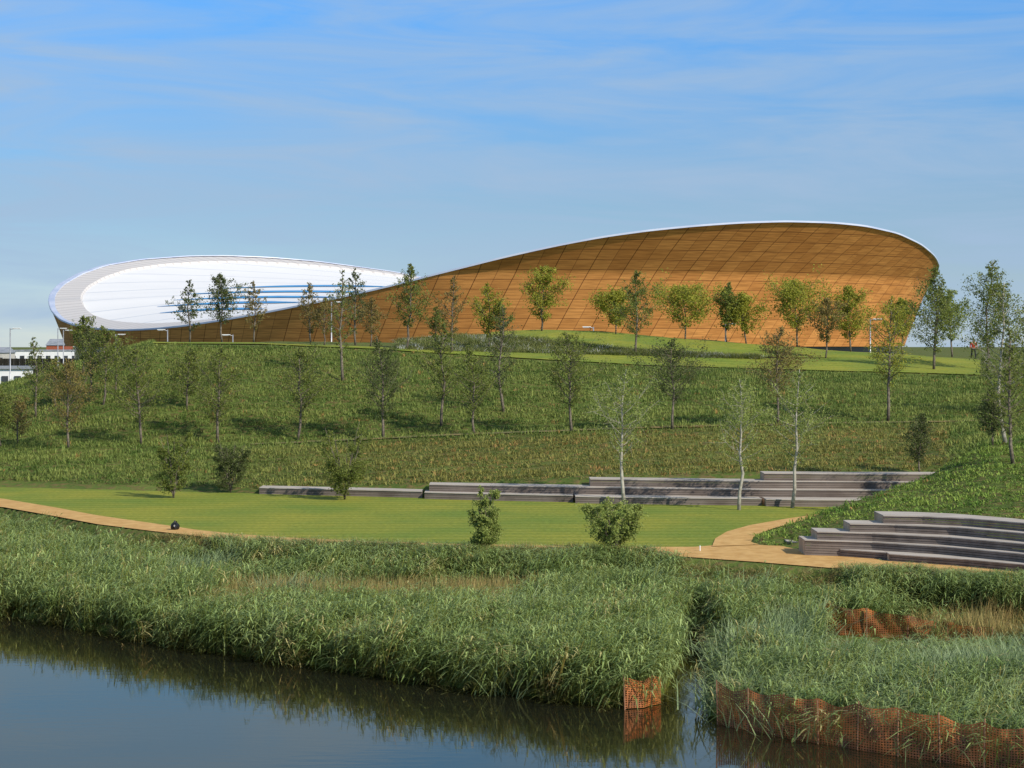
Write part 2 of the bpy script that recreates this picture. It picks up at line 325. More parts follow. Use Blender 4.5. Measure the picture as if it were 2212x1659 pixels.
mg,nt,p,o=newmat("concourse_glass"); tc=N(nt,'ShaderNodeTexCoord'); br=N(nt,'ShaderNodeTexNoise'); br.inputs['Scale'].default_value=.4; nt.links.new(tc.outputs['Object'],br.inputs['Vector'])
rr=N(nt,'ShaderNodeValToRGB'); rr.color_ramp.elements[0].color=(.02,.02,.025,1); rr.color_ramp.elements[1].color=(.07,.08,.09,1); nt.links.new(br.outputs['Fac'],rr.inputs[0]); nt.links.new(rr.outputs[0],p.inputs['Base Color']); p.inputs['Roughness'].default_value=.15
vch("glazed_concourse",np_mesh("conc",V.reshape(-1,3),wrapQ(nT,2),mat=mg))
offc=gout(zr-ZB); V=np.zeros((nT,2,3)); V[:,0,0]=X-NX*offc;V[:,0,1]=Y-NY*offc;V[:,1,0]=cb[:,0];V[:,1,1]=cb[:,1];V[:,:,2]=ZB
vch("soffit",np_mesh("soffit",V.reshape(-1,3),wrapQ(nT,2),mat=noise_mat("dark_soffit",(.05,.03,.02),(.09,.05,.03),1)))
# roof
zc=float(zr.mean())-.5
def rz(r,zrim): return zc*(1-r*r)+zrim*r*r
def roofmat(name,c1,c2,dirn,scale,rough=.35):
    m,nt,p,o=newmat(name); tc=N(nt,'ShaderNodeTexCoord')
    w=N(nt,'ShaderNodeTexWave',bands_direction=dirn); w.inputs['Scale'].default_value=scale; w.inputs['Distortion'].default_value=0
    n=N(nt,'ShaderNodeTexNoise'); n.inputs['Scale'].default_value=.15
    mp=N(nt,'ShaderNodeMapping'); mp.inputs['Rotation'].default_value=(0,0,math.radians(-8)); nt.links.new(tc.outputs['Object'],mp.inputs[0]); nt.links.new(mp.outputs[0],w.inputs['Vector']); nt.links.new(tc.outputs['Object'],n.inputs['Vector'])
    r=N(nt,'ShaderNodeValToRGB'); e=r.color_ramp.elements; e[0].position=0;e[1].position=.02;e[0].color=(*c1,1);e[1].color=(*c2,1); nt.links.new(w.outputs['Fac'],r.inputs[0])
    r2=N(nt,'ShaderNodeValToRGB'); e=r2.color_ramp.elements; e[0].color=(.93,.93,.95,1);e[1].color=(1,1,1,1); nt.links.new(n.outputs['Fac'],r2.inputs[0])
    a=N(nt,'ShaderNodeMix',data_type='RGBA',blend_type='MULTIPLY'); a.inputs[0].default_value=1; nt.links.new(r.outputs[0],a.inputs[6]); nt.links.new(r2.outputs[0],a.inputs[7])
    nt.links.new(a.outputs[2],p.inputs['Base Color']); p.inputs['Roughness'].default_value=rough; return m
RI=.92
rs=np.linspace(0.001,RI,24); V=np.zeros((nT,24,3))
for j,r in enumerate(rs):
    a,b=plan(th,r); V[:,j,0]=a;V[:,j,1]=b;V[:,j,2]=rz(r,zr)-.35
vch("roof",np_mesh("roof",V.reshape(-1,3),wrapQ(nT,24),mat=roofmat("white_roof",(.60,.62,.66),(.82,.81,.80),'Y',.035,.6),smooth=True),label="white standing-seam saddle roof")
rs=np.array([RI,RI+.004,.94,.965,.992]); V=np.zeros((nT,5,3))
for j,r in enumerate(rs):
    a,b=plan(th,r); V[:,j,0]=a;V[:,j,1]=b;V[:,j,2]=rz(r,zr)+(-.38 if j==0 else -.05)
UVb=np.zeros((nT,5,2)); UVb[:,:,0]=arc[:,None]; UVb[:,:,1]=rs[None,:]
m,nt,p,o=newmat("ribbed_roof_margin"); uvn=N(nt,'ShaderNodeUVMap'); w=N(nt,'ShaderNodeTexWave',bands_direction='X'); w.inputs['Scale'].default_value=.16; nt.links.new(uvn.outputs[0],w.inputs['Vector'])
r=N(nt,'ShaderNodeValToRGB'); e=r.color_ramp.elements; e[0].position=.0;e[1].position=.25;e[0].color=(.46,.435,.425,1);e[1].color=(.58,.55,.535,1); nt.links.new(w.outputs['Fac'],r.inputs[0]); nt.links.new(r.outputs[0],p.inputs['Base Color']); p.inputs['Roughness'].default_value=.7
vch("roof_margin",np_mesh("margin",V.reshape(-1,3),wrapQ(nT,5),uv=UVb.reshape(-1,2),mat=m,smooth=False),label="pale grey ribbed roof margin")
prof=[(-.9,-.08),(-.85,.06),(-.05,.08),(.06,.05),(.07,-.14),(-.03,-.16)]
V=np.zeros((nT,len(prof)+1,3))
for j,(a,b) in enumerate(prof+[prof[0]]):
    V[:,j,0]=X+NX*a;V[:,j,1]=Y+NY*a;V[:,j,2]=zr+b
vch("roof_rim",np_mesh("rim",V.reshape(-1,3),wrapQ(nT,len(prof)+1),mat=noise_mat("rim_metal_shade_tint",(.40,.46,.62),(.52,.57,.7),.3,.35)),label="thin white metal rim edging with bluish shade painted in")  # bluish tone puts the rim's sky-lit shaded side into its colour
def roofhit(x,y):
    ys=np.linspace(235,360,6000); Xs=(x-XC)/F*ys
    ux=(Xs-cx_)/s_; uy=(ys-Dc)/s_
    ca=(ux*math.cos(ph)-uy*math.sin(ph))/A_; sa=(ux*math.sin(ph)+uy*math.cos(ph))/B_
    r=np.hypot(ca,sa); t=np.arctan2(sa,ca)%(2*math.pi)
    z=rz(r,np.interp(t,np.append(th,2*math.pi),np.append(zr,zr[0])))-.35
    pr=YH+(H-z)/ys*F; ok=(r<RI)&(pr<=y)
    kk=np.where(ok)[0]
    if not len(kk): return None
    q=kk[0]; return np.array([Xs[q],ys[q],z[q]+.08])
mgl=noise_mat("blue_shade_streak",(.05,.25,.55),(.08,.34,.65),.4,.5,spec=.3)  # blue strips paint shadow and sky-reflection streaks onto the roof as colour
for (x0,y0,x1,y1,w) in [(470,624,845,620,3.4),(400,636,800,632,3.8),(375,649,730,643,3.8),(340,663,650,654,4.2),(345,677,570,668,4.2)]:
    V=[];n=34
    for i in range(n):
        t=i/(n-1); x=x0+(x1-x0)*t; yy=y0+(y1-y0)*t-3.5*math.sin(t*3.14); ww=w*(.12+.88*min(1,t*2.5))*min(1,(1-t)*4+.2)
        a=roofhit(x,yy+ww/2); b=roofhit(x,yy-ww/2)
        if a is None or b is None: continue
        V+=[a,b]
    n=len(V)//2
    if n>3: vch("roof_shade_streak",np_mesh("shade_streak",V,[[2*i,2*i+2,2*i+3,2*i+1] for i in range(n-1)],mat=mgl),label="narrow tapering blue strip painting shade and reflection on the roof")

# ---------------------------------------------------------------- timber terraces
def plank(name,c1,c2):
    m,nt,p,o=newmat(name); tc=N(nt,'ShaderNodeTexCoord'); mp=N(nt,'ShaderNodeMapping'); mp.inputs['Scale'].default_value=(.6,3,1)
    nt.links.new(tc.outputs['Object'],mp.inputs[0]); n=N(nt,'ShaderNodeTexNoise'); n.inputs['Scale'].default_value=1.3; n.inputs['Detail'].default_value=7; nt.links.new(mp.outputs[0],n.inputs['Vector'])
    r=N(nt,'ShaderNodeValToRGB'); e=r.color_ramp.elements; e[0].position=.3;e[1].position=.7;e[0].color=(*c1,1);e[1].color=(*c2,1); nt.links.new(n.outputs['Fac'],r.inputs[0]); nt.links.new(r.outputs[0],p.inputs['Base Color']); p.inputs['Roughness'].default_value=.95; p.inputs['Specular IOR Level'].default_value=.08; return m
M_tr=plank("weathered_timber_top",(.34,.30,.26),(.50,.45,.40)); M_ri=plank("weathered_timber_front",(.14,.112,.098),(.235,.195,.172)); M_end=plank("pale_timber_end",(.42,.30,.20),(.55,.42,.3))  # end panels are paler and warmer than the fronts
def tier(pts,ztop,zbot=1.4,depth=1.3,label="",group=""):
    P=[onplane(x,y,ztop) for x,y in pts]; P=np.array(P)
    n=40; t=np.linspace(0,len(P)-1,n); ii=np.arange(len(P)); c=np.stack([np.interp(t,ii,P[:,k]) for k in(0,1)],1)
    e=empty("terrace_bench",(c[0,0],c[0,1],zbot),label=label,category="bench",group=group); o=np.array([c[0,0],c[0,1],zbot])
    hh=ztop-zbot
    def sweep(prof,mat,nm,cl=True):
        m=len(prof);V=[]
        for q in c:
            for (dy,z) in prof: V.append([q[0],q[1]+dy,z])
        V=np.array(V)-o;Qs=[]
        for i in range(n-1):
            for j in range(m):
                k=(j+1)%m; Qs.append([i*m+j,(i+1)*m+j,(i+1)*m+k,i*m+k])
        Qs.append([0,1,2,3]);b=(n-1)*m;Qs.append([b,b+1,b+2,b+3])
        obj(nm,np_mesh(nm,V,Qs,mat=mat),e)
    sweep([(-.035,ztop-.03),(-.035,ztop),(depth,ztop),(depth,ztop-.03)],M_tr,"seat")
    mb=MB(); bh=min(ztop-.035-1.49,.45); nb=max(2,int(round(bh/.08))); hb=bh/nb
    for k in range(nb):
        z1=ztop-.035-k*hb; z0=z1-hb+.014; V=[]
        for q in c:
            for (dy,z) in [(0,z0),(0,z1),(.04,z1),(.04,z0)]: V.append([q[0],q[1]+dy,z])
        V=np.array(V)-o;Qs=[]
        for i in range(n-1):
            for j in range(4): k2=(j+1)%4; Qs.append([i*4+j,(i+1)*4+j,(i+1)*4+k2,i*4+k2])
        Qs+= [[0,1,2,3],[(n-1)*4,(n-1)*4+1,(n-1)*4+2,(n-1)*4+3]]
        mb.put(V,Qs)
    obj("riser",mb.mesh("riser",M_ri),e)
    for q in(c[0]+[.03,0],c[-1]-[.03,0]):
        mb=MB(); mb.box(np.array([q[0],q[1]+depth/2+.03,(zbot+ztop-.035)/2])-o,(.05,depth-.04,hh-.036)); obj("side_panel",mb.mesh("side",M_end),e)
g1="curved timber terrace seats by the lawn"; lab="long weathered grey timber terrace bench at the slope's foot"
tier([(560,1053),(740,1057),(912,1061)],1.8,label=lab,group=g1)
tier([(917,1063),(1080,1067),(1238,1070)],1.8,label=lab,group=g1)
tier([(1243,1072),(1440,1075),(1645,1077)],1.8,label=lab,group=g1)
tier([(1655,1078.5),(1760,1079.5),(1868,1080)],1.8,label=lab,group=g1)
tier([(927,1046),(1275,1052),(1640,1057),(1950,1059)],2.1,label=lab,group=g1)
tier([(1275,1034.5),(1640,1039),(2000,1041)],2.4,label=lab,group=g1)
tier([(1650,1022),(1850,1023.5),(2050,1023.5)],2.7,label=lab,group=g1)
g2="curved timber terrace seats by the path"; lab2="curved weathered timber terrace bench beside the sandy path"
tier([(1908,1113),(1990,1114.5),(2090,1119),(2212,1129),(2400,1150),(2650,1186)],2.75,depth=1.6,label=lab2,group=g2)
tier([(1836,1131),(1930,1132.5),(2060,1138),(2212,1151),(2400,1174),(2650,1211)],2.5,label=lab2,group=g2)
tier([(1765,1148),(1880,1151),(2040,1159),(2212,1174),(2400,1198),(2650,1236)],2.25,label=lab2,group=g2)
tier([(1738,1166),(1880,1170),(2040,1180),(2212,1196),(2400,1221),(2650,1260)],2.0,label=lab2,group=g2)
tier([(1815,1186),(1915,1193)],1.75,depth=1.0,label="short low end of a curved timber terrace bench",group=g2)
tier([(1921,1196),(2080,1207),(2212,1219),(2400,1245),(2650,1286)],1.75,label=lab2,group=g2)
tier([(1700,1169),(1745,1172)],1.66,depth=1.0,label="short low timber step at the terrace end",group=g2)

# ---------------------------------------------------------------- vegetation scatter
def leafstrip(base,dirv,L,w,droop,rows=3):
    dirv=dirv/np.linalg.norm(dirv); side=np.cross(dirv,[0,0,1]); side/=np.linalg.norm(side)+1e-6
    V=[]
    for i in range(rows):
        t=i/(rows-1); c=base+dirv*L*t+np.array([0,0,-droop*L*t*t]); ww=w*(.7,1,.15)[i] if rows==3 else w*(1-.8*t**2)
        V+= [c-side*ww/2,c+side*ww/2]
    Q=[[2*i,2*i+1,2*i+3,2*i+2] for i in range(rows-1)]
    return V,Q
def reed_t(rng,h=1.4,stems=6,nl=7,rad=.17,ll=.40,lw=.026):
    mb=MB()
    for s in range(stems):
        b=np.array([rng.normal(0,rad),rng.normal(0,rad),0]); lean=rng.normal(0,.16,2); hh=h*rng.uniform(.65,1.1)
        for k in range(nl):
            t=.35+.65*(k+rng.random())/nl; p=b+np.array([lean[0]*t*hh,lean[1]*t*hh,hh*t]); a=rng.uniform(0,6.28); el=rng.uniform(-.1,.85)+.2*(t>.9)
            V,Q=leafstrip(p,np.array([math.cos(a)*math.cos(el),math.sin(a)*math.cos(el),math.sin(el)]),ll*rng.uniform(.6,1.15),lw*rng.uniform(.8,1.3),rng.uniform(.4,1.1))
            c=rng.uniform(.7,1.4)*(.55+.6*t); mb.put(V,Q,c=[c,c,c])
        V=[b+[-.006,0,0],b+[.006,0,0],b+[lean[0]*hh+.005,lean[1]*hh,hh],b+[lean[0]*hh-.005,lean[1]*hh,hh]]; mb.put(V,[[0,1,2,3]],c=[.9,.8,.5])
    return np.concatenate(mb.V),np.concatenate(mb.Q),np.concatenate(mb.C)
def blade_t(rng,h=1.6,n=16,rad=.18,w=.03,bend=.3,rows=4):
    mb=MB()
    for s in range(n):
        b=np.array([rng.normal(0,rad),rng.normal(0,rad),0]); a=rng.uniform(0,6.28); el=rng.uniform(1.05,1.5)
        V,Q=leafstrip(b,np.array([math.cos(a)*math.cos(el),math.sin(a)*math.cos(el),math.sin(el)]),h*rng.uniform(.7,1.1),w,bend*rng.uniform(.3,1.2)*.5,rows)
        V=np.array(V);V[:,:2]+= (np.linspace(0,1,rows)**2).repeat(2)[:,None]*np.array([math.cos(a),math.sin(a)])*bend*h*.6*rng.random()
        c=rng.uniform(.7,1.35); mb.put(V,Q,c=[c,c,c])
    return np.concatenate(mb.V),np.concatenate(mb.Q),np.concatenate(mb.C)
def scatter(name,P,scl,colr,temps,mat,rng,zscl=None,lean=None,**k):
    P=np.asarray(P);n=len(P); tid=rng.integers(0,len(temps),n); VV=[];QQ=[];CC=[];off=0
    if zscl is None: zscl=scl
    for ti,(V,Q,C) in enumerate(temps):
        s=np.where(tid==ti)[0]
        if not len(s): continue
        a=rng.uniform(0,6.28,len(s)); ca,sa=np.cos(a),np.sin(a)
        x=V[None,:,0]*ca[:,None]-V[None,:,1]*sa[:,None]; y=V[None,:,0]*sa[:,None]+V[None,:,1]*ca[:,None]; z=np.broadcast_to(V[None,:,2],x.shape)
        W=np.stack([x*scl[s][:,None]+P[s,0][:,None],y*scl[s][:,None]+P[s,1][:,None],z*zscl[s][:,None]+P[s,2][:,None]],-1)
        zz=z*zscl[s][:,None]
        W[...,0]+=.06*zz
        if lean is not None:
            zp=np.clip(zz,0,None)
            W[...,0]+=lean[s,0][:,None]*zp**1.5; W[...,1]+=lean[s,1][:,None]*zp**1.5; W[...,2]-=.22*np.hypot(lean[s,0],lean[s,1])[:,None]*zz**2
        CC.append((C[None]*colr[s][:,None,:]).reshape(-1,3)); VV.append(W.reshape(-1,3)); QQ.append((Q[None]+(np.arange(len(s))*len(V))[:,None,None]+off).reshape(-1,4)); off+=len(s)*len(V)
    return obj(name,np_mesh(name,np.concatenate(VV),np.concatenate(QQ),col=np.concatenate(CC),mat=mat),kind="stuff",**k)
rng=np.random.default_rng(11)
def vnoise(x,y,s,seed=0):
    x=x/s;y=y/s; return (np.sin(x*1.7+seed)*np.cos(y*2.1+seed*2)+np.sin(x*3.9-y*2.7+seed)*.6+np.cos(x*7.1+y*5.3+seed*3)*.35)/1.95
def jgrid(x0,x1,y0,y1,s):
    a,b=np.meshgrid(np.arange(x0,x1,s),np.arange(y0,y1,s)); a=a.ravel();b=b.ravel()
    return a+rng.uniform(-s/2,s/2,len(a)),b+rng.uniform(-s/2,s/2,len(b))
gx,gy=jgrid(-30,24,37,84,.24)
xp=XC+gx/gy*F; dE=8*F/(T(xp,EDGE)-YH); dP=dplane(T(xp,PBOT))
keep=(xp>-300)&(xp<2480)&(gy>dE+.05)&(gy<dP-.25+np.clip((xp-560)/100,0,1)*np.clip((1420-xp)/80,0,1)*.45-np.clip((430-xp)/200,0,1)*1.2-np.clip((xp-1400)/100,0,1)*np.clip((1850-xp)/100,0,1)*.6+np.clip((xp-1850)/200,0,1)*.5)&~((xp>1446)&(xp<1536)&(gy<55))
gx,gy,xp,dE,dP=[a[keep] for a in(gx,gy,xp,dE,dP)]
gz=zfun(gx,gy)
hn=vnoise(gx,gy,2.6,1); hn2=vnoise(gx,gy,1.3,7)
toP=dP-gy; toE=gy-dE
topz=1.52+.34*hn+.38*hn2+rng.uniform(-.13,.10,len(gx)); topz=np.minimum(topz,2.0)
topz+=np.clip((5-toP)/5,0,1)*np.where((xp>480)&(xp<1450)|(xp>1800),.24,-.12)
right=xp>1505
bulk=(xp>1150)&(xp<1460)&(toE<5)
topz=np.where(bulk,1.62+.22*hn2+rng.uniform(-.1,.1,len(gx)),topz)
topz=np.where(right&(gy<52),1.20+.30*hn+.26*hn2+rng.uniform(-.15,.15,len(gx)),topz)
topz=np.where(right&(toE<1.2),1.06+.16*hn2+rng.uniform(-.1,.12,len(gx)),topz)
topz=np.where(right&(xp<1575)&(gy<54.5),.75,topz)
drym=((xp>430+60*hn)&(xp<1120+50*hn)&(gy>57.2+.6*hn)&(gy<61.+.6*hn)); dryr=((xp>1990+40*hn)&(gy>52)&(gy<57))
dry=drym|dryr
topz=np.where(dryr,topz-.42,topz); topz=np.where(drym,1.42+.1*hn2,topz)
topz=np.where((xp>430)&(xp<1120)&(gy>53.5)&(gy<=57.2),np.minimum(topz,1.42+.14*hn2),topz)
gap=((xp>1765)&(xp<2110)&(gy>50.6)&(gy<54.5))&~((xp>1990)&(rng.random(len(gx))<.5))
topz=np.where((xp>1740)&(xp<2240)&(gy>47.5)&(gy<=50.8),.80+.12*hn2,topz)
topz=np.where((xp>1985)&(xp<2240)&(gy>49.8)&(gy<52.4),.74,topz)
cat=((xp>1600)&(xp<1735)&(gy>49.3)&(gy<53.5)&(hn>-.4))|((xp>340)&(xp<500)&(gy>62.5)&(gy<66))|((xp>1965)&(gy>45)&(gy<49.0))|((xp>1570)&(xp<1620)&(gy>56)&(gy<60))|((xp>520)&(xp<640)&(gy>68)&(gy<71))|((vnoise(gx,gy,3.1,5)>.68)&(xp<1400))|((xp>1530)&(gy<52)&(rng.random(len(gx))<.35))
edgeg=toP<2.2
bare=(hn2<-.66)&~edgeg
h=np.clip(topz-gz,.25,2.2); P=np.stack([gx,gy,gz-.05],1)
cn=vnoise(gx,gy,1.6,4)[:,None]*.5+.5
def colmix(a,b,m): return np.array(a)*(1-m)+np.array(b)*m
base=colmix((.155,.225,.062),(.30,.37,.135),np.clip(cn+rng.normal(0,.3,(len(gx),1)),0,1))
straw=(rng.random(len(gx))<.03+.12*(vnoise(gx,gy,4,3)>.3))[:,None]; base=np.where(straw,np.array((.40,.36,.15)),base)
lean=rng.normal(0,.14,(len(gx),2)); of=np.clip((1.3-toE)/1.3,0,1)*(toE<1.3)
lean[:,1]-=of*np.where(right,.34+.2*(hn2>.1),.48); lean[:,0]+=.12+.18*hn2
lean[:,0]=np.where((xp>1508)&(xp<1575)&(gy<56),np.abs(lean[:,0])+.1,lean[:,0])
lean[:,0]=np.where((xp>1400)&(xp<1450)&(gy<56),np.minimum(lean[:,0],.05),lean[:,0])
reedm=~(dry|gap|cat|edgeg|bare)
rt=[reed_t(rng) for _ in range(9)]
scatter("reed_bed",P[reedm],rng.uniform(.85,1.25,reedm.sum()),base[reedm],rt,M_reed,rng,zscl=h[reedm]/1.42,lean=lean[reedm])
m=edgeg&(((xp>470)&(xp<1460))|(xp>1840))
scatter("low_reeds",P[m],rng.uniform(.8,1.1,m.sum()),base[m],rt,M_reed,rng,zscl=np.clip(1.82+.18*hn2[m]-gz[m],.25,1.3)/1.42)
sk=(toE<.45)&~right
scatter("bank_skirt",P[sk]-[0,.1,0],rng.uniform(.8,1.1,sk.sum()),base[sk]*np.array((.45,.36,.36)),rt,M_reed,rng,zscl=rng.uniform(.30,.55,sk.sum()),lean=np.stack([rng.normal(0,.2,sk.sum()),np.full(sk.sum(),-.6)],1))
bt=[blade_t(rng,bend=.55,w=.03) for _ in range(6)]
m=cat&~gap&~edgeg
scatter("bulrush_clumps",P[m],rng.uniform(.8,1.2,m.sum()),colmix((.18,.25,.11),(.31,.38,.20),cn[m]),bt,M_reed,rng,zscl=np.minimum(h[m]+.12,1.75)/1.5,lean=lean[m])
gt=[blade_t(rng,h=.9,n=22,rad=.16,w=.016,bend=.35,rows=3) for _ in range(5)]
m=(dry|edgeg)&~gap; dcol=colmix((.20,.22,.07),(.42,.31,.12),np.clip(cn+rng.normal(.1,.35,(len(gx),1)),0,1))
eh=np.where((xp>500)&(xp<1400),rng.uniform(.3,.5,len(gx)),rng.uniform(.18,.35,len(gx)))
scatter("rough_grass",P[m],rng.uniform(.8,1.1,m.sum()),dcol[m],gt,M_grass,rng,zscl=np.where(edgeg[m],eh[m],h[m])/.9)

# hillside groundcover
tt=[blade_t(rng,h=.22,n=10,rad=.12,w=.028,bend=.8,rows=3) for _ in range(6)]
gx,gy=jgrid(-40,42,59.5,152,.255)
xp=XC+gx/gy*F; gz=zfun(gx,gy)
front=(xp>1640)&(gy<np.interp(xp,[1625,1700,1800,1850,1900,2000,2600],[70,71,76,76.6,82,84,95]))&(gy>np.interp(xp,[1625,1700,1830,1908,2212,2600],[66,66,66,65,63.2,60]))
hill=(gy>np.interp(xp,[-900,0,560,927,1275,1650,1985,2140,3100],[98,95,90.5,88.6,87.6,87,86.6,86,90]))
ypx=YH+(H-gz)/gy*F
top6=T(xp,[(-900,905),(0,850),(100,810),(230,768),(330,744),(560,747),(800,756),(1000,769),(1400,792),(1800,804),(2110,813),(3100,820)])
keep=(xp>-180)&(xp<2380)&(front|(hill&((ypx>top6+1)|(xp<330)&(gy<150))))&~((gy>104.1)&(gy<106.2)&(xp>540)&(rng.random(len(gx))<.6))
gx,gy,gz,xp,front=[a[keep] for a in(gx,gy,gz,xp,front)]
cn=vnoise(gx,gy,3.0,2)*.5+.5; low=np.clip((104-gy)/3,0,1)*np.clip((xp-400)/500,0,1)*(xp<2050)*(~front)
dens=rng.random(len(gx))<(.93-.25*low*(cn>.4)); 
gx,gy,gz,xp,cn,low,front=[a[dens] for a in(gx,gy,gz,xp,cn,low,front)]
row=np.sin(gy*2*math.pi/1.5+.8*np.sin(gx*.21)+.4*np.sin(gx*.9))
row2=np.sin(gy*2*math.pi/5.2+1.1*np.sin(gx*.08))
c=colmix((.088,.148,.028),(.225,.265,.066),np.clip(cn+.2*row+.24*row2+rng.normal(0,.28,len(gx)),0,1)[:,None]); c=c*(1-low[:,None]*.5)+np.array((.27,.20,.058))*low[:,None]*.5
c=np.where(front[:,None],c*np.array((1.1,1.25,.95)),c)
br=(rng.random(len(gx))<.010+.08*low)[:,None]; c=np.where(br,np.array((.34,.21,.07)),c)
cl=vnoise(gx,gy,.8,9)*.4+1+.55*row+.25*row2
scatter("hillside_groundcover",np.stack([gx,gy,gz-.02],1),rng.uniform(.8,1.6,len(gx)),c,tt,M_grass,rng,zscl=np.clip(rng.uniform(.5,1.3,len(gx))*cl*(1-.2*low)*np.where(front,.6,1),.2,2.4))
# perennial border
bx=[];
for _ in range(2300):
    x=rng.uniform(860,1640); y0=T(x,[(860,724),(1000,726),(1170,735),(1300,752),(1400,762),(1500,768),(1640,774)]); y1=T(x,[(860,757),(1000,761),(1200,766),(1400,771),(1640,778)])
    y=rng.uniform(y0,y1); bx.append(place(x,y,108))
bx=np.array(bx); n=len(bx); c=colmix((.12,.16,.04),(.26,.26,.085),rng.random((n,1))); c=np.where(rng.random((n,1))<.08,np.array((.6,.6,.55)),c)
scatter("perennial_border",bx,rng.uniform(.8,1.5,n),c,gt,M_grass,rng,zscl=rng.uniform(.2,.55,n))

# ---------------------------------------------------------------- trees
LG=dict(dark=((.065,.095,.03),(.15,.175,.055)),mid=((.10,.14,.028),(.25,.28,.06)),yel=((.17,.20,.022),(.44,.42,.06)),rust=((.15,.14,.04),(.32,.24,.075)),pale=((.19,.25,.055),(.36,.41,.12)))
def tree(x,yb,yt,w,kind,colr,d=None,name="young_tree",pale=False,label=None,cat="tree",cb=None,lean=0,mul=1.0):
    r=np.random.default_rng(int(x*7+yt))
    if d is None: B=place(x,yb,64)
    else:
        X=(x-XC)/F*d; B=np.array([X,d,float(zfun(X,d))])
    ztop=H-(yt-YH)/F*B[1]; Ht=ztop-B[2]; W=w/F*B[1]
    nb,nl,ls,cbd=dict(sparse=(40,2400,.060,.20),medium=(50,3900,.063,.23),dense=(56,4500,.068,.20),shrub=(54,4600,.060,.04))[kind]
    nl=int(nl*max(.6,W/2.6)*mul); ls*=max(.85,B[1]/105)
    if cb is None: cb=cbd+r.uniform(-.05,.05)
    e=empty(name,B-np.array([0,0,.03]),label=label,category=cat,group="young trees and shrubs planted on the parkland slopes")
    mb=MB(); n=8; tt_=np.linspace(0,1,n); wob=np.cumsum(r.normal(0,.012*Ht,(n,2)),0); wob-=wob[0]
    r0=.0115*Ht+.014
    bf=.15 if pale else .24
    ends=[]
    if kind=="shrub":
        for s in range(7):
            a=s/7*6.28+r.random(); pth=np.stack([np.cos(a)*W*.30*tt_**1.2+wob[:,0]*.5,np.sin(a)*W*.30*tt_**1.2+wob[:,1]*.5,tt_*Ht*r.uniform(.75,.97)],1)
            mb.tube(pth,r0*.5*(1-.8*tt_),5)
            for q in range(nb//7+1):
                t=r.uniform(.08,.97); ends.append((np.array([np.interp(t,tt_,pth[:,k]) for k in range(3)]),a+r.normal(0,1),r.uniform(.3,.6)*W*.5*(1.15-.6*t)))
    else:
        pth=np.stack([wob[:,0]+lean*tt_*Ht,wob[:,1],tt_*Ht*.98],1); mb.tube(pth,r0*(1-.88*tt_)+.003,7)
        pk=r.uniform(.18,.36)
        for q in range(nb):
            s=(q+r.random())/nb; t=cb+(1-cb)*s*.97
            env=(s/pk)**.5 if s<pk else (1-(s-pk)/(1-pk))**.85
            env=max(env,.10)*r.uniform(.45,1.2)
            ends.append((np.array([np.interp(t,tt_,pth[:,k]) for k in range(3)]),q*2.4+r.normal(0,.4),max(.09,W*.58*env)))
    pts=[]
    for (s,a,L) in ends:
        el=r.uniform(.5,1.05); m=5; u=np.linspace(0,1,m); dv=np.array([math.cos(a),math.sin(a),0])
        rise=min(L*math.tan(el)*.8,max(.05,(Ht-s[2])*.9))
        p=s+dv*(L*u)[:,None]+np.array([0,0,1])*(rise*u**1.3)[:,None]+r.normal(0,.03*L,(m,3))*u[:,None]
        mb.tube(p,(r0*bf*(1-.85*u)+.002),4,cap=False)
        for k in range(5):
            u0=r.uniform(.2,.95); q=np.array([np.interp(u0,u,p[:,c_]) for c_ in range(3)]); dd=dv*.5+r.normal(0,.55,3)+np.array([0,0,.25]); ee=q+dd*L*.4
            mb.tube(np.array([q,(q+ee)/2+r.normal(0,.02,3),ee]),[.006,.005,.002],3,cap=False)
            for g in range(3): pts.append((q+(ee-q)*r.uniform(.2,1.15),L))
        for g in range(4): pts.append((p[-1]*(f:=r.uniform(.4,1.05))+s*(1-f),L))
    obj("trunk",mb.mesh("trunk",M_birch if pale else M_bark,smooth=True),e)
    cpt=np.array([q for q,_ in pts]); LL=np.array([l for _,l in pts]); wt=r.uniform(.05,1,len(cpt))**1.3*(LL+.15); wt/=wt.sum()
    ci=r.choice(len(cpt),nl,p=wt); sg=dict(sparse=.085,medium=.10,dense=.115,shrub=.10)[kind]*max(.75,W/2.4)
    C=cpt[ci]+r.normal(0,1,(nl,3))*(sg*np.clip(LL[ci]/(W*.35),.5,1.2))[:,None]*np.array([1,1,.95])
    C[:,2]=np.maximum(C[:,2],.05*Ht)
    nrm=r.normal(0,1,(nl,3))+np.array([0,-.2,.6]); nrm/=np.linalg.norm(nrm,axis=1)[:,None]
    A=np.cross(nrm,r.normal(0,1,(nl,3))); A/=np.linalg.norm(A,axis=1)[:,None]; Bv=np.cross(nrm,A)
    sz=ls*r.uniform(.6,1.25,nl)[:,None]
    V=np.stack([C-A*sz*.8,C-Bv*sz*.45+nrm*sz*.12,C+A*sz*.8,C+Bv*sz*.45+nrm*sz*.12],1).reshape(-1,3)
    lo,hi=LG[colr]; clv=r.random(len(cpt))[ci]; mm=np.clip(.55*clv+.3*r.random(nl)+.15*C[:,2]/Ht,0,1)[:,None]; cc=np.array(lo)*(1-mm)+np.array(hi)*mm
    obj("crown",np_mesh("crown",V,np.arange(nl*4).reshape(-1,4),col=np.repeat(cc,4,0),mat=M_leaf),e)
    return e
SP="slender young tree with sparse feathery leaves on the planted slope"
MD="young tree with an open oval crown on the planted slope"
DN="leafy young tree with bright yellow-green crown by the hilltop lawn"
